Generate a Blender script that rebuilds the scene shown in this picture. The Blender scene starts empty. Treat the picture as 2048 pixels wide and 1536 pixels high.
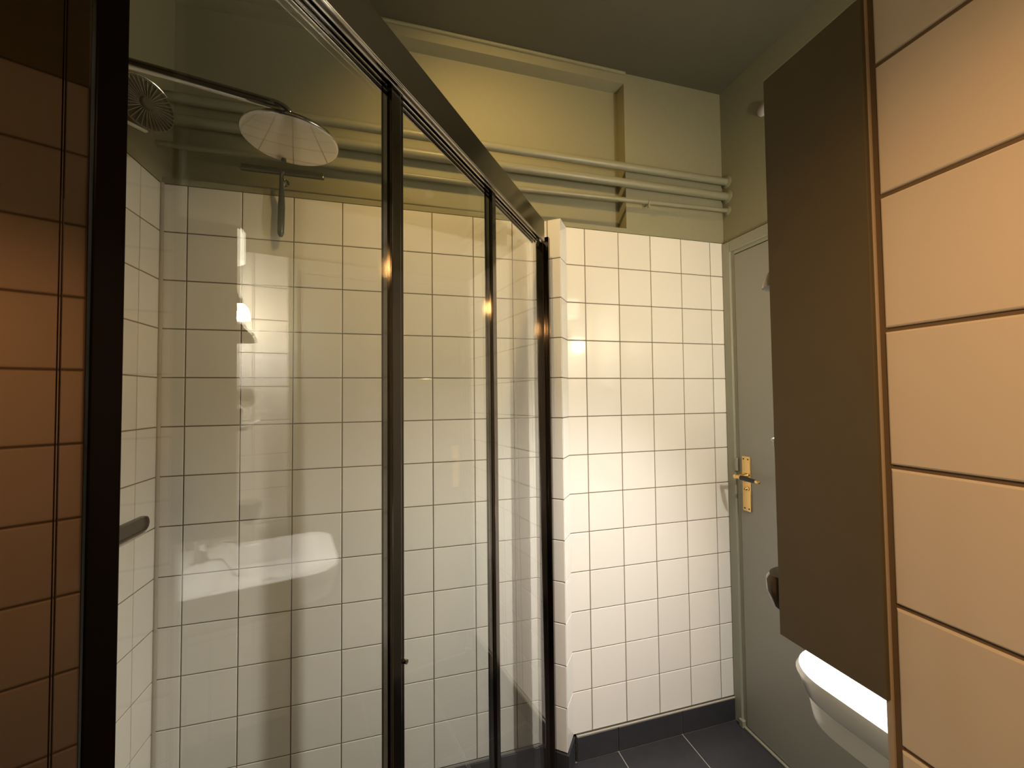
import bpy, bmesh, math, random
from mathutils import Vector, Matrix
random.seed(4)
S = bpy.context.scene
COL = S.collection
EYE = 1.385                      # camera height above the floor; EYE + h = height of a thing h above the eye

# ------------------------------------------------------------------ camera
cam = bpy.data.cameras.new('camera'); cam.sensor_width = 36; cam.sensor_fit = 'HORIZONTAL'
cam.lens = 806.385 / 2048 * 36; cam.clip_start = .01
co = bpy.data.objects.new('camera', cam); COL.objects.link(co)
rv = Vector((0.96512793, -0.26156231, -0.01064169)).normalized()
fv = Vector((0.26177034, 0.9646242, 0.03124820)).normalized()
uv = rv.cross(fv).normalized()
M = Matrix((rv, uv, -fv)).transposed().to_4x4(); M.translation = (0, 0, EYE)
co.matrix_world = M
S.camera = co
# ------------------------------------------------------------------ world, exposure
W = bpy.data.worlds.new('world'); S.world = W; W.use_nodes = True
W.node_tree.nodes['Background'].inputs[0].default_value = (.8, .75, .6, 1)
W.node_tree.nodes['Background'].inputs[1].default_value = 0.0
S.view_settings.view_transform = 'Standard'; S.view_settings.look = 'None'
S.view_settings.gamma = 1; S.view_settings.exposure = 0.0; S.view_settings.use_curve_mapping = False

# ------------------------------------------------------------------ helpers
def mat(name, color, rough=.5, metal=0., spec=.5, emit=None, estr=0., coat=0., noise=None, bump=0., bscale=60.):
    m = bpy.data.materials.new(name); m.use_nodes = True
    nt = m.node_tree; b = nt.nodes['Principled BSDF']
    b.inputs['Base Color'].default_value = (*color, 1); b.inputs['Roughness'].default_value = rough
    b.inputs['Metallic'].default_value = metal; b.inputs['Specular IOR Level'].default_value = spec
    b.inputs['Coat Weight'].default_value = coat
    if emit: b.inputs['Emission Color'].default_value = (*emit, 1); b.inputs['Emission Strength'].default_value = estr
    if noise or bump:
        tc = nt.nodes.new('ShaderNodeTexCoord')
        n = nt.nodes.new('ShaderNodeTexNoise'); n.inputs['Scale'].default_value = bscale; n.inputs['Detail'].default_value = 4
        nt.links.new(tc.outputs['Object'], n.inputs['Vector'])
        if noise:
            r = nt.nodes.new('ShaderNodeMapRange'); r.inputs['To Min'].default_value = 1 - noise; r.inputs['To Max'].default_value = 1 + noise
            nt.links.new(n.outputs['Fac'], r.inputs['Value'])
            mx = nt.nodes.new('ShaderNodeMix'); mx.data_type = 'RGBA'; mx.blend_type = 'MULTIPLY'; mx.inputs[0].default_value = 1
            mx.inputs[6].default_value = (*color, 1); nt.links.new(r.outputs[0], mx.inputs[7])
            nt.links.new(mx.outputs[2], b.inputs['Base Color'])
        if bump:
            bp = nt.nodes.new('ShaderNodeBump'); bp.inputs['Strength'].default_value = bump; bp.inputs['Distance'].default_value = .002
            nt.links.new(n.outputs['Fac'], bp.inputs['Height']); nt.links.new(bp.outputs[0], b.inputs['Normal'])
    return m

def tile_mat(name, color, rough, var, spec=.5):
    m = bpy.data.materials.new(name); m.use_nodes = True
    nt = m.node_tree; b = nt.nodes['Principled BSDF']; L = nt.links
    b.inputs['Roughness'].default_value = rough; b.inputs['Specular IOR Level'].default_value = spec
    g = nt.nodes.new('ShaderNodeNewGeometry')
    r = nt.nodes.new('ShaderNodeMapRange'); r.inputs['To Min'].default_value = 1 - var; r.inputs['To Max'].default_value = 1 + var * .4
    L.new(g.outputs['Random Per Island'], r.inputs['Value'])
    mx = nt.nodes.new('ShaderNodeMix'); mx.data_type = 'RGBA'; mx.blend_type = 'MULTIPLY'; mx.inputs[0].default_value = 1
    mx.inputs[6].default_value = (*color, 1); L.new(r.outputs[0], mx.inputs[7]); L.new(mx.outputs[2], b.inputs['Base Color'])
    n = nt.nodes.new('ShaderNodeTexNoise'); n.inputs['Scale'].default_value = 9; n.inputs['Detail'].default_value = 1
    tc = nt.nodes.new('ShaderNodeTexCoord'); L.new(tc.outputs['Object'], n.inputs['Vector'])
    bp = nt.nodes.new('ShaderNodeBump'); bp.inputs['Strength'].default_value = .12; bp.inputs['Distance'].default_value = .004
    L.new(n.outputs['Fac'], bp.inputs['Height']); L.new(bp.outputs[0], b.inputs['Normal'])
    return m

def glass_mat():
    m = bpy.data.materials.new('clear shower glass'); m.use_nodes = True
    nt = m.node_tree; L = nt.links; nt.nodes.clear()
    out = nt.nodes.new('ShaderNodeOutputMaterial'); mix = nt.nodes.new('ShaderNodeMixShader')
    tr = nt.nodes.new('ShaderNodeBsdfTransparent'); tr.inputs[0].default_value = (.975, .98, .965, 1)
    gl = nt.nodes.new('ShaderNodeBsdfGlossy'); gl.inputs['Roughness'].default_value = 0.0; gl.inputs[0].default_value = (1, 1, 1, 1)
    fr = nt.nodes.new('ShaderNodeFresnel'); geo = nt.nodes.new('ShaderNodeNewGeometry')
    mr = nt.nodes.new('ShaderNodeMapRange'); mr.inputs['To Min'].default_value = 1.6; mr.inputs['To Max'].default_value = 1 / 1.6
    L.new(geo.outputs['Backfacing'], mr.inputs['Value']); L.new(mr.outputs[0], fr.inputs['IOR'])
    L.new(fr.outputs[0], mix.inputs[0]); L.new(tr.outputs[0], mix.inputs[1]); L.new(gl.outputs[0], mix.inputs[2])
    L.new(mix.outputs[0], out.inputs[0])
    return m

M_TILE = tile_mat('white glazed wall tile', (.80, .77, .71), .07, .05)
M_GROUT = mat('brown grout', (.17, .13, .085), .9)
M_PAINT = mat('olive grey wall paint', (.26, .245, .155), .62, bump=.15, bscale=90, noise=.05)
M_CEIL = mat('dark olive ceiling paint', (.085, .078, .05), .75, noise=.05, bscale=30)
M_PIPE = mat('olive painted pipe', (.24, .23, .155), .4)
M_DARKT = mat('anthracite floor tile', (.03, .03, .034), .45, noise=.3, bscale=25, bump=.2)
M_PGROUT = mat('pale floor grout', (.30, .29, .26), .9)
M_CAULK = mat('pale caulk', (.42, .38, .31), .6)
M_BRONZE = mat('dark polished bronze', (.20, .17, .145), .1, 1.0)
M_RAIL = mat('polished rail metal', (.50, .47, .43), .07, 1.0)
M_BLACK = mat('black anodised profile', (.006, .004, .004), .2, .0, .12)
M_GRAPH = mat('graphite header face', (.42, .38, .33), .14, 1.0)
M_CHROME = mat('chrome', (.62, .6, .57), .07, 1.0)
M_GLASS = glass_mat()
M_MIRDARK = mat('dark bronze reflective panel', (.25, .19, .15), .03, 1.0)
M_DOOR = mat('grey door paint', (.265, .26, .225), .42, bump=.08, bscale=120)
M_FRAME = mat('grey green frame paint', (.29, .29, .23), .45)
M_BRASS = mat('polished brass', (.86, .6, .25), .22, 1.0)
M_GRIP = mat('black grip', (.01, .012, .016), .3)
M_BROWN = mat('dark brown laminate', (.125, .112, .07), .5, noise=.06, bscale=40)
M_TRIM = mat('pale tile trim', (.50, .46, .40), .35)
M_CERAM = mat('white glazed ceramic', (.82, .81, .78), .08, coat=.3)
M_WPLAS = mat('white plastic', (.78, .76, .7), .35)
M_SHADE = mat('lit opal glass', (.9, .88, .8), .3, emit=(1, .86, .66), estr=26)
M_SHADE0 = mat('unlit grey opal glass', (.36, .35, .31), .25)
M_FAN = mat('olive brown plastic', (.16, .14, .1), .35)
M_DGREY = mat('dark grey plastic', (.045, .05, .05), .2)
M_MIRROR = mat('mirror', (.85, .86, .84), .01, 1.0)

def add_obj(name, bm, mats, parent=None, loc=None, smooth=False, **props):
    bmesh.ops.recalc_face_normals(bm, faces=bm.faces)
    me = bpy.data.meshes.new(name); bm.to_mesh(me); bm.free()
    for m in (mats if isinstance(mats, (list, tuple)) else [mats]): me.materials.append(m)
    if smooth:
        for p in me.polygons: p.use_smooth = True
    o = bpy.data.objects.new(name, me); COL.objects.link(o)
    if smooth:
        me.set_sharp_from_angle(angle=math.radians(40))
    if parent: o.parent = parent
    if loc: o.location = loc
    for k, v in props.items(): o[k] = v
    return o
def thing(name, label, cat, loc=(0, 0, 0), group=None):
    o = bpy.data.objects.new(name, None); COL.objects.link(o); o.empty_display_size = .05
    o.location = loc; o['label'] = label; o['category'] = cat
    if group: o['group'] = group
    return o
def setg(bm, fs, mi):
    for f in fs: f.material_index = mi
def box(bm, lo, hi, bev=0., mi=0, seg=2, rot=None):
    """axis-aligned box, optionally in a frame (rot = Matrix applied afterwards)"""
    c = [(a + b) / 2 for a, b in zip(lo, hi)]; s = [abs(b - a) for a, b in zip(lo, hi)]
    r = bmesh.ops.create_cube(bm, size=1)
    vs = r['verts']
    for v in vs: v.co = Vector((v.co.x * s[0] + c[0], v.co.y * s[1] + c[1], v.co.z * s[2] + c[2]))
    fs = set(f for v in vs for f in v.link_faces)
    if bev:
        es = list(set(e for v in vs for e in v.link_edges))
        g = bmesh.ops.bevel(bm, geom=es, offset=bev, segments=seg, affect='EDGES', profile=.5)
        fs = set(f for v in g['verts'] for f in v.link_faces) | set(f for f in fs if f.is_valid)
    for f in fs: f.material_index = mi
    if rot:
        vv = set(v for f in fs for v in f.verts)
        for v in vv: v.co = rot @ v.co
    return fs
def tube(bm, pts, r, n=16, cap=True, mi=0, radii=None):
    pts = [Vector(p) for p in pts]; rings = []
    up = Vector((0, 0, 1))
    for i, p in enumerate(pts):
        t = (pts[min(i + 1, len(pts) - 1)] - pts[max(i - 1, 0)]).normalized()
        if i == 0:
            a = t.cross(up) if abs(t.z) < .95 else t.cross(Vector((1, 0, 0)))
            a.normalize()
        else:
            a = (a - t * a.dot(t)).normalized()
        b = t.cross(a)
        rr = radii[i] if radii else r
        rings.append([bm.verts.new(p + (a * math.cos(k * 2 * math.pi / n) + b * math.sin(k * 2 * math.pi / n)) * rr) for k in range(n)])
    for i in range(len(rings) - 1):
        for k in range(n):
            f = bm.faces.new((rings[i][k], rings[i][(k + 1) % n], rings[i + 1][(k + 1) % n], rings[i + 1][k])); f.material_index = mi
    if cap:
        for rg in (rings[0], rings[-1]):
            f = bm.faces.new(rg); f.material_index = mi
def lathe(bm, prof, n=40, mat4=None, mi=0):
    """prof: list of (r, z); closed at r==0 ends"""
    rings = []
    for r, z in prof:
        if r < 1e-6: rings.append([bm.verts.new((0, 0, z))])
        else: rings.append([bm.verts.new((r * math.cos(k * 2 * math.pi / n), r * math.sin(k * 2 * math.pi / n), z)) for k in range(n)])
    for a, b in zip(rings, rings[1:]):
        for k in range(n):
            va = [a[k % len(a)], a[(k + 1) % len(a)]]; vb = [b[(k + 1) % len(b)], b[k % len(b)]]
            vs = []
            for v in va + vb:
                if v not in vs: vs.append(v)
            if len(vs) > 2:
                f = bm.faces.new(vs); f.material_index = mi
    if mat4:
        for rg in rings:
            for v in rg: v.co = mat4 @ v.co
def curve_pts(p0, p1, p2, n=10):
    p0, p1, p2 = map(Vector, (p0, p1, p2))
    return [p0 * (1 - t) ** 2 + p1 * 2 * t * (1 - t) + p2 * t * t for t in [i / n for i in range(n + 1)]]

def plan_loft(bm, levels, mi=0, cap0=True, cap1=True):
    rings = [[bm.verts.new(p) for p in lv] for lv in levels]
    n = len(rings[0])
    for a, b in zip(rings, rings[1:]):
        for k in range(n):
            f = bm.faces.new((a[k], a[(k + 1) % n], b[(k + 1) % n], b[k])); f.material_index = mi
    if cap0: bm.faces.new(rings[0]).material_index = mi
    if cap1: bm.faces.new(rings[-1]).material_index = mi
def rrect(x0, x1, y0, y1, r0, r1, z, n=8):
    """rounded rectangle; r1 the radius of the two corners at y1, r0 of those at y0"""
    out = []
    for cx, cy, r, a0 in ((x1 - r1, y1 - r1, r1, 0), (x0 + r1, y1 - r1, r1, 90), (x0 + r0, y0 + r0, r0, 180), (x1 - r0, y0 + r0, r0, 270)):
        for k in range(n + 1):
            a = math.radians(a0 + 90 * k / n); out.append(Vector((cx + r * math.cos(a), cy + r * math.sin(a), z)))
    return out

def tiles(bm, org, u, nrm, us, zs, gap=.003, bev=.0016, depth=.0022, jit=.00022):
    """glazed tiles on a plane: org + u*a, height z, nrm outward; us and zs are the joint positions. slot 0 tile, 1 grout"""
    org, u, nrm = Vector(org), Vector(u).normalized(), Vector(nrm).normalized(); zv = Vector((0, 0, 1))
    P = lambda a, z, d: org + u * a + zv * z + nrm * d
    us = sorted(us); zs = sorted(zs)
    f = bm.faces.new([bm.verts.new(P(a, z, -depth)) for a, z in ((us[0], zs[0]), (us[-1], zs[0]), (us[-1], zs[-1]), (us[0], zs[-1]))]); f.material_index = 1
    h = gap / 2
    for a0, a1 in zip(us, us[1:]):
        for z0, z1 in zip(zs, zs[1:]):
            if a1 - a0 < .006: continue
            ds = [random.uniform(-jit, jit) for _ in range(3)]
            corner = lambda a, z: ds[0] * (a - a0) / (a1 - a0) + ds[1] * (z - z0) / (z1 - z0)
            base = [(a0 + h, z0 + h), (a1 - h, z0 + h), (a1 - h, z1 - h), (a0 + h, z1 - h)]
            sg = [(1, 1), (-1, 1), (-1, -1), (1, -1)]
            lv = []
            for ins, dd in ((0, -depth), (0, -bev), (bev * .35, -bev * .35), (bev, 0)):
                lv.append([bm.verts.new(P(a + s[0] * ins, z + s[1] * ins, dd + (corner(a, z) if dd > -bev * .9 else 0))) for (a, z), s in zip(base, sg)])
            for A, B in zip(lv, lv[1:]):
                for k in range(4): bm.faces.new((A[k], A[(k + 1) % 4], B[(k + 1) % 4], B[k]))
            bm.faces.new(lv[-1])
def quad(bm, pts, mi=0):
    f = bm.faces.new([bm.verts.new(Vector(p)) for p in pts]); f.material_index = mi; return f
def wall_obj(name, bm, mats):
    me = bpy.data.meshes.new(name); bm.to_mesh(me); bm.free()
    for m in mats: me.materials.append(m)
    o = bpy.data.objects.new(name, me); COL.objects.link(o); o['kind'] = 'structure'; return o

# ------------------------------------------------------------------ plan (metres, eye at x=0,y=0)
YB = 1.46; XD = 1.376; XL = -.715; XR = .515; YR = .323; YS = .20; YBK = -1.1
TOP = EYE + .669; CEIL = EYE + 1.345; PL = EYE - 1.288
ROWS = [TOP - .15 * k for k in range(13)] + [PL]
FROWS = [TOP - .15 * k for k in range(14)] + [0.0]
SM = [M_TILE, M_GROUT, M_PAINT]
# back wall: tiles, plain paint above with a shallow recess
X0 = -.647
ug = [XL] + [X0 + .15 * i for i in range(14)] + [XD]
bm = bmesh.new(); tiles(bm, (0, YB, 0), (1, 0, 0), (0, -1, 0), ug, ROWS)
RX, RY, RZ0, RZ1 = .893, YB + .06, EYE + .688, EYE + 1.30
def front(x0, x1, z0, z1, y=YB): quad(bm, ((x0, y, z0), (x1, y, z0), (x1, y, z1), (x0, y, z1)), 2)
front(XL, XD, TOP, RZ0); front(RX, XD, RZ0, CEIL); front(XL, RX, RZ1, CEIL); front(XL, RX, RZ0, RZ1, RY)
quad(bm, ((RX, YB, RZ0), (RX, RY, RZ0), (RX, RY, RZ1), (RX, YB, RZ1)), 2)
quad(bm, ((XL, YB, RZ1), (RX, YB, RZ1), (RX, RY, RZ1), (XL, RY, RZ1)), 2)
quad(bm, ((XL, YB, RZ0), (RX, YB, RZ0), (RX, RY, RZ0), (XL, RY, RZ0)), 2)
quad(bm, ((XL - .02, YB + .1, 0), (XD + .02, YB + .1, 0), (XD + .02, YB + .1, CEIL), (XL - .02, YB + .1, CEIL)), 2)
wall_obj('wall_back', bm, SM)
# thin light lip where the lintel meets the ceiling
bm = bmesh.new(); box(bm, (XL, YB - .012, CEIL - .010), (RX + .004, YB, CEIL), .003, 0)
add_obj('trim_1', bm, M_PAINT, kind='structure')
# left (shower) wall
bm = bmesh.new()
yl = [YB - .1 - .15 * i for i in range(0, 17)]
tiles(bm, (XL, 0, 0), (0, 1, 0), (1, 0, 0), [YB] + [y for y in yl if y > YBK] + [YBK], FROWS)
quad(bm, ((XL, YBK, TOP), (XL, YB, TOP), (XL, YB, CEIL), (XL, YBK, CEIL)), 2)
quad(bm, ((XL, YB, TOP), (XL, RY, TOP), (XL, RY, CEIL), (XL, YB, CEIL)), 2)
wall_obj('wall_left', bm, SM)
bm = bmesh.new(); tube(bm, [(XL + .003, YB - .003, PL), (XL + .003, YB - .003, TOP)], .0055, 10)
add_obj('trim_2', bm, M_CAULK, kind='structure', smooth=True)
# slanted pier the shower screen stops on: local axes D (along screen) and N (across)
PH = math.radians(38.2); D = Vector((math.sin(PH), math.cos(PH), 0)); N = Vector((math.cos(PH), -math.sin(PH), 0))
corner = Vector((.571, 1.392, 0))
ta = (YB - corner.y) / (N.y * -1) ; tb = (YB - corner.y) / D.y
bm = bmesh.new()
tiles(bm, corner, -N, -D, [0, .052, ta], ROWS, jit=0)
tiles(bm, corner, D, N, [0, tb], ROWS, jit=0)
c0, c1, c2 = corner.copy(), corner - N * ta, corner + D * tb
quad(bm, [Vector((p.x, p.y, TOP)) for p in (c0, c1, c2)] if False else [Vector((c0.x, c0.y, TOP)), Vector((c1.x, c1.y, TOP)), Vector(((c1.x + c2.x) / 2, YB, TOP)), Vector((c2.x, c2.y, TOP))], 0)
wall_obj('wall_pier', bm, SM)
# pier base in dark tile
bm = bmesh.new()
o = .006
p0, p1, p2 = corner + (-D + N) * o, c1 - D * o, c2 + N * o
for a, b in ((p0, p1), (p0, p2)):
    quad(bm, ((a.x, a.y, 0), (b.x, b.y, 0), (b.x, b.y, PL - .003), (a.x, a.y, PL - .003)))
quad(bm, ((p0.x, p0.y, PL - .003), (p1.x, p1.y, PL - .003), ((p1.x + p2.x) / 2, YB, PL - .003), (p2.x, p2.y, PL - .003)))
add_obj('baseboard_pier', bm, [M_DARKT], kind='structure')
# right wall beside the camera
bm = bmesh.new()
yr = [YR - .15 * i for i in range(10) if YR - .15 * i > YBK + .01]
tiles(bm, (XR, 0, 0), (0, 1, 0), (-1, 0, 0), yr + [YBK], FROWS, gap=.0045, bev=.0022, depth=.003)
quad(bm, ((XR, YBK, TOP), (XR, YR, TOP), (XR, YR, CEIL), (XR, YBK, CEIL)), 2)
# end face of that wall
tiles(bm, (0, YR + .004, 0), (1, 0, 0), (0, 1, 0), [XR + .004, XR + .105], FROWS)
quad(bm, ((XR, YR, TOP), (XR + .105, YR, TOP), (XR + .105, YR, CEIL), (XR, YR, CEIL)), 2)
quad(bm, ((XR + .105, YS, 0), (XR + .105, YR, 0), (XR + .105, YR, CEIL), (XR + .105, YS, CEIL)), 2)
wall_obj('wall_right', bm, SM)
bm = bmesh.new(); box(bm, (XR - .0012, YR + .0036, 0), (XR + .004, YR + .0096, TOP), .001)
box(bm, (XR + .0022, YR - .004, 0), (XR + .0062, YR + .0108, TOP), 0, 1, 1)
add_obj('trim_3', bm, [M_TRIM, M_GROUT], kind='structure')
# wall behind the basin
bm = bmesh.new()
tiles(bm, (0, YS, 0), (1, 0, 0), (0, 1, 0), [XR + .105] + [XR + .105 + .15 * i - .04 for i in range(1, 6)] + [XD], FROWS)
quad(bm, ((XR + .1, YS, TOP), (XD, YS, TOP), (XD, YS, CEIL), (XR + .1, YS, CEIL)), 2)
wall_obj('wall_front', bm, SM)
# wall with the door
DY0, DY1, DZ = .565, YB - .002, EYE + .663
bm = bmesh.new()
tiles(bm, (XD, 0, 0), (0, 1, 0), (-1, 0, 0), [YS, .28, .43, DY0], FROWS)
quad(bm, ((XD, YS, TOP), (XD, YB, TOP), (XD, YB, CEIL), (XD, YS, CEIL)), 2)
quad(bm, ((XD + .035, DY0, 0), (XD + .035, YB, 0), (XD + .035, YB, TOP), (XD + .035, DY0, TOP)), 2)
wall_obj('wall_door_side', bm, SM)
# wall behind the camera
bm = bmesh.new()
tiles(bm, (0, YBK, 0), (1, 0, 0), (0, 1, 0), [XL] + [XL + .15 * i for i in range(1, 9)] + [XR], FROWS)
quad(bm, ((XL, YBK, TOP), (XR, YBK, TOP), (XR, YBK, CEIL), (XL, YBK, CEIL)), 2)
wall_obj('wall_rear', bm, SM)
# ceiling, floor
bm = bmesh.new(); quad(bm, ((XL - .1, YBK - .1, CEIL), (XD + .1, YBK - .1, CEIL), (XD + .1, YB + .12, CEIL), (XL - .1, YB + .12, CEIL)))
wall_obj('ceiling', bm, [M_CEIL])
bm = bmesh.new()
xs = [XD + .04, 1.1] + [.809 - .2955 * i for i in range(0, 6)]
ys = [YB + .04, YB - .005, 1.16, .86, .56, .26, -.04, -.34, -.64, -.94, -1.2]
quad(bm, ((XL - .1, -1.2, -.002), (XD + .1, -1.2, -.002), (XD + .1, YB + .1, -.002), (XL - .1, YB + .1, -.002)), 1)
for a, b in zip(xs, xs[1:]):
    for c, d in zip(ys, ys[1:]):
        box(bm, (b + .0022, d + .0022, -.01), (a - .0022, c - .0022, 0), .0008, 0, 1)
wall_obj('floor', bm, [M_DARKT, M_PGROUT])
# dark plinth along the back wall
bm = bmesh.new()
js = [XD - .012, 1.1, .809, .634]
box(bm, (.634, YB - .004, 0), (XD - .01, YB, PL), 0, 1)
for a, b in zip(js, js[1:]): box(bm, (b + .0018, YB - .009, .003), (a - .0018, YB, PL - .006), .0008, 0, 1)
js = [.50, .2135, -.082, -.3775, XL + .002]
box(bm, (XL + .002, YB - .004, 0), (.50, YB, PL), 0, 1)
for a, b in zip(js, js[1:]): box(bm, (b + .0018, YB - .009, .003), (a - .0018, YB, PL - .006), .0008, 0, 1)
box(bm, (.634, YB - .0085, PL - .0055), (XD - .01, YB, PL), .001, 2, 1)
add_obj('baseboard_back', bm, [M_DARKT, M_PGROUT, M_CAULK], kind='structure')

# ------------------------------------------------------------------ door
droot = thing('door_1', 'grey painted door beside the white tiled wall', 'door', (XD, 1.0, 0))
droot['kind'] = 'structure'
T = Matrix.Translation((-XD, -1.0, 0))
def dpart(name, bm, m, parent=None, **k):
    for v in bm.verts: v.co = T @ v.co
    return add_obj(name, bm, m, parent or droot, **k)
bm = bmesh.new()
fw = .040
for (a, b, z0, z1) in ((DY1 - fw, DY1, 0, DZ), (DY0, DY0 + fw, 0, DZ), (DY0 + fw, DY1 - fw, DZ - fw - .008, DZ)):
    box(bm, (XD - .012, a, z0), (XD + .03, b, z1), .003)
for (a, b, z0, z1) in ((DY1 - fw - .016, DY1 - fw + .002, 0, DZ - fw + .001), (DY0 + fw - .002, DY0 + fw + .014, 0, DZ - fw + .001), (DY0 + fw + .014, DY1 - fw - .016, DZ - fw - .022, DZ - fw)):
    box(bm, (XD - .002, a, z0), (XD + .03, b, z1), .0025)
dpart('door_frame', bm, M_FRAME)
LY1 = DY1 - fw - .019; LY0 = DY0 + fw + .017
bm = bmesh.new(); box(bm, (XD - .006, LY0, .012), (XD + .028, LY1, DZ - fw - .026), .003)
dpart('door_leaf', bm, M_DOOR)
bm = bmesh.new(); box(bm, (XD - .014, DY0 + .02, 0), (XD + .02, DY1 - .03, .009), .003); box(bm, (XD - .02, DY1 - .052, 0), (XD - .002, DY1 - .03, .03), .003)
dpart('threshold', bm, mat('worn grey green sill', (.25, .24, .18), .5, noise=.3, bscale=60))
bm = bmesh.new(); box(bm, (XD - .016, DY1 - .052, EYE - .325), (XD - .004, DY1 - .040, EYE - .27), .003)
dpart('strike_plate', bm, M_FRAME)
# brass handle set, lever pointing towards the hinges
HY = 1.362; xs_ = XD - .006
bm = bmesh.new(); box(bm, (xs_ - .006, HY - .021, EYE - .482), (xs_, HY + .021, EYE - .256), .0028, 0, 3)
hp = dpart('handle_plate', bm, M_BRASS, smooth=True)
bm = bmesh.new()
for dy in (-.011, .011):
    for z in (-.268, -.470): lathe(bm, [(0, .0012), (.003, .001), (.0034, 0)], 12, Matrix.Translation((xs_ - .006, HY + dy, EYE + z)) @ Matrix.Rotation(-math.pi / 2, 4, 'Y'))
dpart('screw', bm, M_GRIP, hp)
HZ = EYE - .335
bm = bmesh.new()
lathe(bm, [(0, .0), (.011, 0), (.011, .004), (.0075, .01), (.007, .046), (.0085, .052), (.0085, .058), (0, .06)], 24, Matrix.Translation((xs_ - .005, HY, HZ)) @ Matrix.Rotation(-math.pi / 2, 4, 'Y'))
tube(bm, curve_pts((xs_ - .055, HY + .006, HZ), (xs_ - .056, HY - .005, HZ), (xs_ - .056, HY - .026, HZ - .001)), .008, 16)
lv = dpart('door_handle', bm, M_BRASS, smooth=True)
bm = bmesh.new(); tube(bm, [(xs_ - .056, HY - .024, HZ - .001), (xs_ - .056, HY - .05, HZ - .002), (xs_ - .054, HY - .092, HZ - .004)], .009, 16, radii=[.009, .0098, .0075])
dpart('grip', bm, M_GRIP, lv, smooth=True)
bm = bmesh.new(); tube(bm, [(xs_ - .054, HY - .091, HZ - .004), (xs_ - .053, HY - .108, HZ - .005), (xs_ - .053, HY - .112, HZ - .005)], .006, 14, radii=[.0066, .0062, .003])
dpart('end_cap', bm, M_BRASS, lv, smooth=True)
bm = bmesh.new(); lathe(bm, [(0, .012), (.006, .012), (.007, .01), (.007, .004), (.011, .003), (.011, 0)], 24, Matrix.Translation((xs_ - .006, HY - .003, EYE - .388)) @ Matrix.Rotation(-math.pi / 2, 4, 'Y'))
box(bm, (xs_ - .026, HY - .0055, EYE - .391), (xs_ - .017, HY - .0005, EYE - .385), .001)
dpart('thumb_turn', bm, M_BRASS, hp, smooth=True)

# ------------------------------------------------------------------ heating pipes under the ceiling
for z0, z1, r, lab in ((.925, .930, .0155, 'upper painted pipe running along the back wall into the wall over the door'),
                       (.858, .864, .0165, 'middle painted pipe on the back wall between a thick and a thin one'),
                       (.776, .803, .0088, 'thinnest and lowest painted pipe along the back wall above the tiles')):
    root = thing('pipe', lab, 'pipe', (0, YB - .03, EYE + z0), 'painted pipes on the back wall')
    bm = bmesh.new(); dz = z1 - z0
    pts = [(XL + .001, 0, 0), (.3, 0, 0), (.6, 0, dz * .35), (XD - .001, 0, dz)]
    tube(bm, pts, r, 20, False)
    add_obj('tube', bm, M_PIPE, root, smooth=True)
    bm = bmesh.new(); lathe(bm, [(r, 0), (r + .012, .001), (r + .012, .003), (r + .004, .008), (r, .009)], 28, Matrix.Translation((XD - .0005, 0, dz)) @ Matrix.Rotation(-math.pi / 2, 4, 'Y'))
    add_obj('wall_rosette', bm, M_PIPE, root, smooth=True)
    for x in (() if r > .01 else (.98,)):
        zz = 0 if x < .3 else dz * .6
        bm = bmesh.new()
        lathe(bm, [(r - .001, -.006), (r + .0018, -.006), (r + .0018, .006), (r - .001, .006)], 20, Matrix.Translation((x, 0, zz)) @ Matrix.Rotation(math.pi / 2, 4, 'Y'))
        box(bm, (x - .004, r - .001, zz - .004), (x + .004, .0295 if x > .9 else .0895, zz + .004))
        if r < .01: box(bm, (.975, -.005, dz * .6 - .02), (.985, .004, dz * .6), .001)
        add_obj('clip', bm, M_PIPE, root)

# ------------------------------------------------------------------ shower screen
GC = -.4635                                             # offset of the glass plane along N
def at(s, n, z=0): return Vector((D.x * s + N.x * n, D.y * s + N.y * n, z))
FR = Matrix(((D.x, N.x, 0, 0), (D.y, N.y, 0, 0), (0, 0, 1, 0), (0, 0, 0, 1)))   # local (s, n, z) -> world
scr = thing('shower_screen', 'folding glass shower screen with a dark metal frame', 'shower screen', (0, 0, 0))
HB, HT = EYE + .543, EYE + .617
S0, S1 = -.9, 1.395
nin, nout = GC - .019, GC + .0235
bm = bmesh.new()
# header profile: stepped tracks underneath, flat outer face
prof = [(nin, HT), (nin, HB), (nin + .003, HB), (nin + .0035, HB + .010), (nin + .0085, HB + .010), (nin + .009, HB + .001), (nin + .0115, HB + .001),
        (nin + .012, HB + .014), (nin + .018, HB + .014), (nin + .0185, HB + .001), (nin + .021, HB + .001), (nin + .0215, HB + .014), (nin + .028, HB + .014),
        (nin + .0285, HB), (nin + .032, HB), (nin + .0325, HB + .008), (nout - .003, HB + .008), (nout - .0028, HB), (nout, HB), (nout, HT)]
ra = [bm.verts.new(at(S0, n_, z)) for n_, z in prof]; rb = [bm.verts.new(at(S1 - .06, n_, z)) for n_, z in prof]
for k in range(len(prof)):
    f = bm.faces.new((ra[k], ra[(k + 1) % len(prof)], rb[(k + 1) % len(prof)], rb[k]))
bm.faces.new(ra); bm.faces.new(rb)
bmesh.ops.bevel(bm, geom=[e for e in bm.edges if (e.verts[0].co - e.verts[1].co).length > 1], offset=.0007, segments=2, affect='EDGES', profile=.5)
add_obj('header_rail', bm, M_RAIL, scr)
bm = bmesh.new(); box(bm, (S0, nout + .0002, HB + .0015), (S1 - .058, nout + .002, HT + .001), .0006, rot=FR)
add_obj('cover_plate', bm, M_GRAPH, scr)
bm = bmesh.new(); box(bm, (S1 - .066, nin + .004, HT - .03), (S1 - .030, nout - .006, HT - .012), .003, rot=FR)
add_obj('end_bracket', bm, M_GRAPH, scr)
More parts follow.
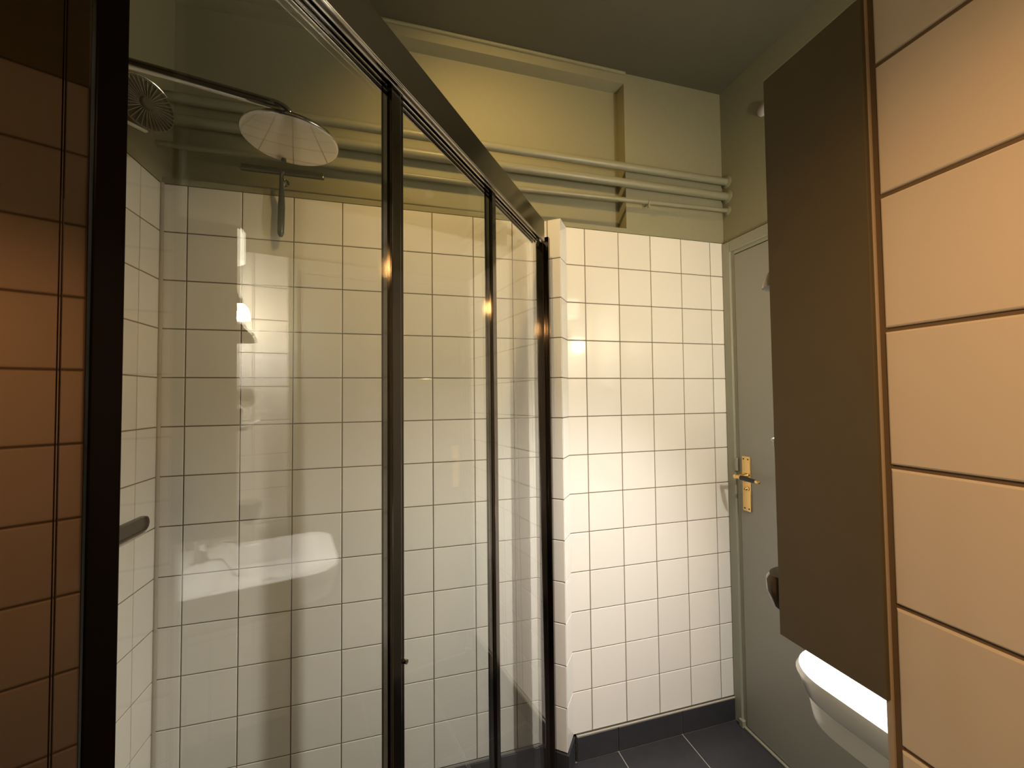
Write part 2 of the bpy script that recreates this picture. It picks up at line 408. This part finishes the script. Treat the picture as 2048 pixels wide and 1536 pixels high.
# posts
def post(name, s0, s1, n0, n1, m, bev=.0012, z1=None):
    bm = bmesh.new(); box(bm, (s0, n0, .005), (s1, n1, z1 or HB + .006), bev, 0, 2, FR)
    return add_obj(name, bm, m, scr)
for (sa, sb) in ((.547, .585), (.943, .978)):
    p = post('stile', sa, sa + (sb - sa) * .62, GC - .012, GC + .012, M_BRONZE)
    bm = bmesh.new(); box(bm, (sa + (sb - sa) * .64, GC - .010, .005), (sb, GC + .006, HB + .004), .001, 0, 2, FR)
    add_obj('hinge_stile', bm, M_BRONZE, p)
    bm = bmesh.new(); box(bm, (sa - .0035, GC - .004, .005), (sa, GC + .004, HB), 0, 0, 1, FR)
    add_obj('gasket', bm, M_CHROME, p)
p = post('wall_profile', 1.352, 1.378, GC - .012, GC + .014, M_BRONZE)
bm = bmesh.new(); box(bm, (1.379, GC - .020, .005), (1.3975, GC + .026, HT - .04), .0012, 0, 2, FR)
add_obj('wall_channel', bm, M_BRONZE, p)
# wide black corner post near the camera
bm = bmesh.new(); box(bm, (.1603, GC - .016, .005), (.1808, GC + .0375, CEIL - .01), .0012, 0, 2, FR)
p = add_obj('corner_post', bm, M_BLACK, scr)
bm = bmesh.new(); box(bm, (.181, GC - .006, .005), (.183, GC + .006, HB), .0005, 0, 1, FR)
add_obj('gasket', bm, M_CHROME, p)
# panes, leaning a hair inwards
LEAN = Matrix.Translation(at(0, GC, EYE)) @ Matrix.Rotation(math.radians(-.29), 4, D) @ Matrix.Translation(-at(0, GC, EYE))
for sa, sb in ((.1815, .5465), (.582, .9425), (.978, 1.352)):
    bm = bmesh.new(); box(bm, (sa, GC - .003, .03), (sb, GC + .003, HB + .004), 0, 0, 1, LEAN @ FR)
    add_obj('glass_pane', bm, M_GLASS, scr)
bm = bmesh.new(); box(bm, (.182, GC - .016, .0), (1.39, GC + .016, .035), .003, 0, 2, FR)
add_obj('bottom_rail', bm, M_BRONZE, scr)
bm = bmesh.new(); tube(bm, [at(.584, GC + .006, EYE - .458), at(.584, GC + .012, EYE - .458)], .004, 12)
add_obj('catch', bm, M_CHROME, scr)

# dark reflective door standing beside the corner post, slightly turned
def leaf_part(name, s0, s1, c, th, m, phid=31.745, bev=.0006):
    ph = math.radians(phid); d = Vector((math.sin(ph), math.cos(ph), 0)); n = Vector((math.cos(ph), -math.sin(ph), 0))
    F = Matrix(((d.x, n.x, 0, 0), (d.y, n.y, 0, 0), (0, 0, 1, 0), (0, 0, 0, 1)))
    lean = Matrix.Translation((0, 0, EYE)) @ Matrix.Rotation(math.radians(-.23), 4, d) @ Matrix.Translation((0, 0, -EYE))
    bm = bmesh.new(); box(bm, (s0, c - th, .012), (s1, c, CEIL - .02), bev, 0, 1, lean @ F)
    return add_obj(name, bm, m, dp)
dp = thing('bronze_panel', 'tall dark bronze reflective panel left of the black corner post', 'panel', (0, 0, 0))
leaf_part('leaf', -.75, .1888, -.406, .008, M_MIRDARK)
leaf_part('edge_leaf', .1906, .2055, -.4064, .008, M_MIRDARK)
leaf_part('joint_bead', .1889, .1905, -.4064, .006, M_MIRDARK, bev=.0005)

# ------------------------------------------------------------------ shower fittings
HC = Vector((-.243, .995, EYE + .585))
root = thing('rain_shower', 'round chrome rain shower head on a long straight arm', 'shower head', HC)
bm = bmesh.new()
lathe(bm, [(0, -.003), (.094, -.003), (.0975, -.0015), (.099, .001), (.0985, .0045), (.094, .007), (.06, .011), (.03, .017), (.022, .022), (0, .023)], 72)
add_obj('head', bm, M_CHROME, root, smooth=True)
bm = bmesh.new(); lathe(bm, [(0, .02), (.014, .02), (.017, .026), (.017, .036), (.012, .042), (0, .043)], 28)
add_obj('ball_joint', bm, M_CHROME, root, smooth=True)
bm = bmesh.new()
pts = [(0, 0, .038), (0, 0, .048)] + curve_pts((-.002, -.001, .052), (-.006, -.002, .072), (-.034, -.007, .074)) + [(-.472 + .004, -.098, .078)]
tube(bm, pts, .0105, 18)
add_obj('arm', bm, M_CHROME, root, smooth=True)
bm = bmesh.new(); lathe(bm, [(0, 0), (.03, 0), (.03, .006), (.014, .012), (.0105, .014)], 30, Matrix.Translation((-.471, -.0985, .078)) @ Matrix.Rotation(math.pi / 2, 4, 'Y'))
add_obj('wall_flange', bm, M_CHROME, root, smooth=True)

root = thing('squeegee', 'T-shaped squeegee hanging on the tiled back wall', 'squeegee', (-.372, YB - .03, EYE + .73))
bm = bmesh.new(); box(bm, (-.122, -.008, -.004), (.122, .008, .004), .002)
add_obj('blade_holder', bm, mat('grey aluminium', (.24, .23, .21), .3, .9), root)
bm = bmesh.new(); box(bm, (-.12, -.0015, .004), (.12, .0015, .016), .0005)
add_obj('rubber_blade', bm, M_DGREY, root)
bm = bmesh.new()
tube(bm, [(0, 0, .002), (0, -.012, -.004), (-.001, -.016, -.025), (-.002, -.010, -.05), (-.003, -.002, -.075), (-.004, 0, -.11), (-.005, 0, -.16), (-.006, .002, -.198), (-.006, .002, -.207)], .008, 16,
     radii=[.006, .006, .0055, .006, .0085, .0105, .0105, .0095, .005])
add_obj('handle', bm, M_DGREY, root, smooth=True)
bm = bmesh.new(); lathe(bm, [(0, 0), (.012, 0), (.012, .003), (.004, .006), (.004, .026), (0, .028)], 20, Matrix.Translation((0, .0298, -.018)) @ Matrix.Rotation(math.pi / 2, 4, 'X'))
add_obj('hook', bm, M_CHROME, root, smooth=True)

# round extractor fan on the left wall
root = thing('extractor_fan', 'round extractor fan with radiating slats on the left shower wall', 'extractor fan', (-.668, 1.282, EYE + .797))
root.rotation_euler = (0, 0, -.62)
RXY = Matrix.Rotation(math.pi / 2, 4, 'Y')
bm = bmesh.new(); lathe(bm, [(0, -.02), (.05, -.02), (.066, -.006), (.068, .004), (.064, .006), (.06, .0), (0, -.004)], 56, RXY)
tube(bm, [(-.02, 0, 0), (-.058, -.028, 0)], .022, 24)
add_obj('housing', bm, M_FAN, root, smooth=True)
bm = bmesh.new(); lathe(bm, [(0, .016), (.0135, .016), (.0165, .012), (.0165, -.002), (0, -.002)], 32, RXY)
add_obj('hub', bm, M_FAN, root, smooth=True)
bm = bmesh.new()
for k in range(34):
    a = k * 2 * math.pi / 34
    box(bm, (.003, -.0009, .0175), (.009, .0009, .066), .0004, 0, 1, Matrix.Rotation(a, 4, 'X'))
add_obj('slats', bm, mat('pale dusty slats', (.34, .32, .26), .4), root)
bm = bmesh.new()
tube(bm, [(.004, .071 * math.sin(a), .071 * math.cos(a)) for a in [x / 12 * 1.5 - .75 for x in range(13)]], .0022, 8)
add_obj('rim_clip', bm, M_CHROME, root, smooth=True)
bm = bmesh.new(); box(bm, (-.004, -.055, -.076), (.008, .004, -.071), .002)
add_obj('drip_ledge', bm, M_WPLAS, root)

# oval dark soap dish on the left wall
root = thing('soap_dish', 'dark oval soap dish on the left shower wall tiles', 'soap dish', (XL, 1.330, EYE - .347))
bm = bmesh.new()
def cap_ring(k, x):
    out = []
    for i in range(40):
        a = i * math.pi / 20; c, q = math.cos(a), math.sin(a)
        out.append(Vector((x, (.052 if c > 0 else -.052) + .021 * k * c, .021 * k * q)))
    return out
plan_loft(bm, [cap_ring(1, 0), cap_ring(1.02, .008), cap_ring(.97, .013), cap_ring(.86, .012), cap_ring(.8, .006)])
add_obj('dish', bm, M_DGREY, root, smooth=True)
bm = bmesh.new(); box(bm, (.0, -.075, -.030), (.010, .068, -.0255), .002)
add_obj('rim', bm, M_TRIM, root)

# ------------------------------------------------------------------ vanity wall seen behind the brown side panel and in the glass
PX0, PX1, PY0, PY1, PZ0, PZ1 = .507, .513, YR + .0042, .456, EYE - .335, EYE + .4535
root = thing('mirror_unit', 'tall mirror unit with a plain dark brown side panel over the basin', 'mirror cabinet', (0, 0, 0))
bm = bmesh.new(); box(bm, (PX0, PY0, PZ0), (PX1, PY1, PZ1), .0006)
add_obj('side_panel', bm, M_BROWN, root)
bm = bmesh.new(); box(bm, (PX0 - .0005, PY0, PZ1), (PX1, PY1, PZ1 + .0012), .0003)
add_obj('lit_edge_strip', bm, M_TRIM, root)  # pale strip paints the light caught along the panel's top edge
bm = bmesh.new(); box(bm, (XR + .108, YS + .001, PZ0 + .02), (1.05, YS + .018, PZ1 - .01), .002)
add_obj('back_board', bm, M_BROWN, root)
bm = bmesh.new(); box(bm, (XR + .115, YS + .0185, PZ0 + .03), (1.045, YS + .022, PZ1 - .02), .0005)
add_obj('mirror_glass', bm, M_MIRROR, root)
for z0, z1 in ((PZ1 - .02, PZ1 - .002), (PZ0 + .002, PZ0 + .02)):
    bm = bmesh.new(); plan_loft(bm, [[Vector((x, y, z)) for x, y in ((PX1, YR + .011), (.621, YR + .011), (.621, YS + .001), (.632, YS + .001), (.632, YR + .02), (PX1, YR + .02))] for z in (z0, z1)])
    add_obj('bracket', bm, M_BROWN, root)

SG = EYE - .071
bm = bmesh.new(); plan_loft(bm, [rrect(.515, .98, .341, .473, .002, .014, z) for z in (SG - .004, SG + .004)])
sh = add_obj('shelf_board', bm, mat('smoked glass', (.05, .05, .042), .12), root); sh['label'] = 'dark shelf end with a pale rounded rim poking past the brown panel'
bm = bmesh.new(); rp = rrect(.515, .98, .341, .473, .002, .014, SG + .0045)
tube(bm, [rp[k] for k in list(range(0, 18))], .0024, 8)
add_obj('rim', bm, M_WPLAS, sh, smooth=True)
for xb in (.68, .90):
    bm = bmesh.new(); box(bm, (xb, YS + .022, SG - .012), (xb + .02, .43, SG - .0042), .002)
    add_obj('shelf_bracket', bm, M_CHROME, sh)
root = thing('tumbler', 'small grey tumbler standing on the shelf, mirrored in the shower glass', 'cup', (.93, .405, SG + .0042))
bm = bmesh.new(); lathe(bm, [(0, 0), (.021, 0), (.024, .045), (.022, .045), (.019, .004), (0, .004)], 28)
add_obj('beaker', bm, mat('grey plastic', (.3, .29, .25), .4), root, smooth=True)

def shade_mat(name, col, thru, glow, gs, diff):
    """coloured glass shade: lets part of the bulb's light through, tinted, and glows"""
    m = bpy.data.materials.new(name); m.use_nodes = True; nt = m.node_tree; L = nt.links; nt.nodes.clear()
    out = nt.nodes.new('ShaderNodeOutputMaterial'); mix = nt.nodes.new('ShaderNodeMixShader'); add = nt.nodes.new('ShaderNodeAddShader')
    tr = nt.nodes.new('ShaderNodeBsdfTransparent'); tr.inputs[0].default_value = (*thru, 1)
    pr = nt.nodes.new('ShaderNodeBsdfPrincipled'); pr.inputs['Base Color'].default_value = (*col, 1); pr.inputs['Roughness'].default_value = .25
    em = nt.nodes.new('ShaderNodeEmission'); em.inputs[0].default_value = (*glow, 1); em.inputs[1].default_value = gs
    mix.inputs[0].default_value = diff
    L.new(tr.outputs[0], mix.inputs[1]); L.new(pr.outputs[0], mix.inputs[2]); L.new(mix.outputs[0], add.inputs[0]); L.new(em.outputs[0], add.inputs[1]); L.new(add.outputs[0], out.inputs[0])
    return m
M_SHADEA = shade_mat('glowing opal shade', (.9, .85, .7), (1, .93, .78), (1, .88, .68), 15, .12)
M_SHADEB = shade_mat('glowing amber shade', (.9, .7, .4), (1, .9, .72), (1, .6, .25), 5, .30)
def sconce(x, y, zb, r, ms, label, ywall=YS, out=1, plate=.036, hs=1.0):
    """bell lamp on a short arm; out = +1 when it stands out from a wall towards +y"""
    root = thing('wall_lamp', label, 'lamp', (x, ywall, EYE + zb), 'bell-shaped wall lamps')
    dy = y - ywall
    bm = bmesh.new(); lathe(bm, [(r, 0), (r * .97, .02), (r * .8, .045), (r * .5, .06), (r * .34, .064)] if hs == 1 else [(r, 0), (r * .95, .010), (r * .78, .021), (r * .5, .031), (r * .34, .034)], 40, Matrix.Translation((0, dy, 0)))
    add_obj('lamp_shade', bm, ms, root, smooth=True)
    z0, z1, za = (.061, .088, .115) if hs == 1 else (.030, .040, .047)
    bm = bmesh.new(); lathe(bm, [(0, z1), (r * .3, z1 - .003), (r * .38, z0 + .005), (r * .38, z0), (0, z0)], 28, Matrix.Translation((0, dy, 0)))
    add_obj('socket', bm, M_CHROME, root, smooth=True)
    bm = bmesh.new(); tube(bm, [(0, dy, z1 - .004), (0, dy, z1)] + curve_pts((0, dy, z1 + .002), (0, dy, za), (0, dy - .03 * out, za), 6) + [(0, .022 * out, za)], .006 * min(1, r / .032), 12)
    add_obj('arm', bm, M_CHROME, root, smooth=True)
    bm = bmesh.new(); lathe(bm, [(0, .024), (plate * .8, .022), (plate, .012), (plate, .001), (0, .001)], 30, Matrix.Translation((0, 0, za)) @ Matrix.Rotation(-math.pi / 2 * out, 4, 'X'))
    add_obj('wall_plate', bm, M_CHROME, root, smooth=True)
    return root
L1 = sconce(1.15, .395, .322, .038, M_SHADEA, 'glowing bell-shaped wall lamp seen only as a reflection in the shower glass')
sconce(.5455, .461, .158, .0315, M_SHADE0, 'unlit grey bell-shaped lamp just peeking past the brown side panel', YR + .012, 1, .022, .53)
def lamp(name, loc, watt, col, r, parent=None, typ='POINT'):
    l = bpy.data.lights.new(name, typ); l.energy = watt; l.color = col; l.shadow_soft_size = r
    o = bpy.data.objects.new(name, l); COL.objects.link(o); o.location = loc
    if parent: o.parent = parent
    return o
lamp('bulb', (0, .195, .018), 16.5, (1, .95, .88), .016, L1)
def spot(name, loc, d, watt, col, r, ang, blend, parent):
    o = lamp(name, loc, watt, col, r, parent, 'SPOT'); o.data.spot_size = math.radians(ang); o.data.spot_blend = blend
    o.rotation_euler = Vector(d).to_track_quat('-Z', 'Y').to_euler(); return o
spot('down_light', (0, .195, -.002), (-.54, .42, -1), 100.0, (1, .96, .92), .02, 98, 1.0, L1)

root = thing('soap_dispenser', 'dark rounded dispenser low at the front edge of the brown side panel', 'dispenser', (.56, .475, EYE - .292))
bm = bmesh.new(); lathe(bm, [(0, -.032), (.022, -.030), (.036, -.018), (.045, .004), (.0455, .020), (.040, .027), (0, .028)], 36)
for v in bm.verts: v.co.y *= .62
add_obj('bowl', bm, mat('dark brown glossy plastic', (.06, .045, .028), .18), root, smooth=True)
bm = bmesh.new(); box(bm, (-.01, YR + .012 - .475, .0), (.01, -.015, .02), .002)
add_obj('bracket', bm, M_CHROME, root)

root = thing('glow_cylinder', 'white cylinder with an added glow over the bell lamp, mirrored in the shower glass', 'lamp', (1.12, .368, EYE + .535))
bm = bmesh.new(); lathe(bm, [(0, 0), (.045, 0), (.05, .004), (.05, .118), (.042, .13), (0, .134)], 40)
add_obj('lamp_shade', bm, mat('opal cylinder with added glow', (.85, .82, .74), .4, emit=(1, .9, .68), estr=7.0), root, smooth=True)  # emission added so the cylinder's reflection in the glass reads bright
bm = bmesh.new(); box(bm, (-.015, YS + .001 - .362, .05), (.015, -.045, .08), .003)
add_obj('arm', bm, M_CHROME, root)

root = thing('towel_knob', 'round grey knob on the tiles beside the door, mirrored in the shower glass', 'hook', (XD, .402, EYE + .036))
bm = bmesh.new(); lathe(bm, [(0, .022), (.026, .021), (.0305, .017), (.0305, .012), (.009, .008), (.008, .001), (0, .001)], 32, Matrix.Rotation(-math.pi / 2, 4, 'Y'))
add_obj('knob', bm, mat('grey knob', (.16, .15, .12), .35), root, smooth=True)

root = thing('sensor', 'small pale round sensor high on the wall over the door', 'sensor', (XD, 1.236, EYE + 1.118))
bm = bmesh.new(); lathe(bm, [(0, .016), (.017, .015), (.023, .010), (.024, .001), (0, .001)], 30, Matrix.Rotation(-math.pi / 2, 4, 'Y'))
add_obj('cap', bm, mat('pale grey plastic', (.45, .41, .40), .5), root, smooth=True)

# ------------------------------------------------------------------ basin
BZ = EYE - .578
root = thing('wash_basin', 'white ceramic wash basin under the brown side panel', 'wash basin', (1.04, .46, BZ))
bx, by = 1.04, .46
bm = bmesh.new()
def bl(x0, x1, y1, r, z, y0=YS + .001): return rrect(x0 - bx, x1 - bx, y0 - by, y1 - by, .006, r, z, 10)
outer = [bl(.86, 1.22, .62, .09, -.14), bl(.83, 1.25, .68, .095, -.118), bl(.806, 1.278, .709, .10, -.096), bl(.802, 1.282, .713, .10, -.060), bl(.803, 1.281, .712, .10, -.052),
         bl(.797, 1.287, .720, .10, -.046), bl(.789, 1.295, .729, .10, -.010), bl(.793, 1.291, .725, .10, 0)]
inner = [bl(.826, 1.258, .692, .09, 0, .345), bl(.834, 1.250, .684, .088, -.006, .352), bl(.87, 1.21, .64, .08, -.07, .39), bl(.93, 1.15, .57, .06, -.085, .43)]
plan_loft(bm, outer + inner)
add_obj('bowl', bm, M_CERAM, root, smooth=True)
bm = bmesh.new(); lathe(bm, [(0, .003), (.018, .003), (.022, 0), (.022, -.002)], 24, Matrix.Translation((0.01, .04, -.084)))
add_obj('drain', bm, M_CHROME, root, smooth=True)
tp = thing('basin_tap', 'chrome basin tap seen only as a reflection in the shower glass', 'tap', (1.13, .285, BZ))
bm = bmesh.new(); lathe(bm, [(0, .0), (.026, 0), (.026, .006), (.021, .012), (.02, .06), (.022, .075), (.015, .088), (0, .09)], 30)
tube(bm, [(0, .012, .04), (0, .07, .058), (0, .105, .05), (0, .112, .036)], .010, 14)
add_obj('body', bm, M_CHROME, tp, smooth=True)
bm = bmesh.new(); tube(bm, [(0, 0, .088), (0, -.01, .1), (0, .045, .125)], .006, 12, radii=[.01, .008, .005])
add_obj('lever', bm, M_CHROME, tp, smooth=True)

# ------------------------------------------------------------------ warm lamp behind the camera, same family as the basin lamps
L2 = sconce(-.03, -.24, .50, .045, M_SHADEB, 'amber bell-shaped lamp on an arm behind the camera', YBK, 1)
lamp('warm_bulb', (0, .86, .022), 2.5, (1, .66, .3), .018, L2)
spot('warm_down_light', (0, .86, -.002), (.545, .49, -.62), 22.0, (1, .50, .19), .03, 66, 1.0, L2)
# ceiling spotlight above the frame that washes the upper back wall with yellow light
SPX, SPY = .16, .74
root = thing('ceiling_spotlight', 'small ceiling spotlight above the shower screen aimed at the back wall', 'lamp', (SPX, SPY, CEIL))
bm = bmesh.new(); lathe(bm, [(0, 0), (.035, 0), (.035, -.008), (.008, -.012), (.008, -.03), (0, -.03)], 28)
add_obj('mount', bm, M_CHROME, root, smooth=True)
bm = bmesh.new(); lathe(bm, [(0, .03), (.022, .028), (.03, .0), (.034, -.035), (.031, -.035), (.027, .0), (.018, .022), (0, .024)], 32, Matrix.Translation((0, 0, -.055)) @ Matrix.Rotation(.95, 4, 'X'))
add_obj('head', bm, M_BLACK, root, smooth=True)
spot('spot_bulb', (0, .032, -.075), (.25, .75, -.72), 28.0, (1, .66, .23), .022, 118, .9, root)
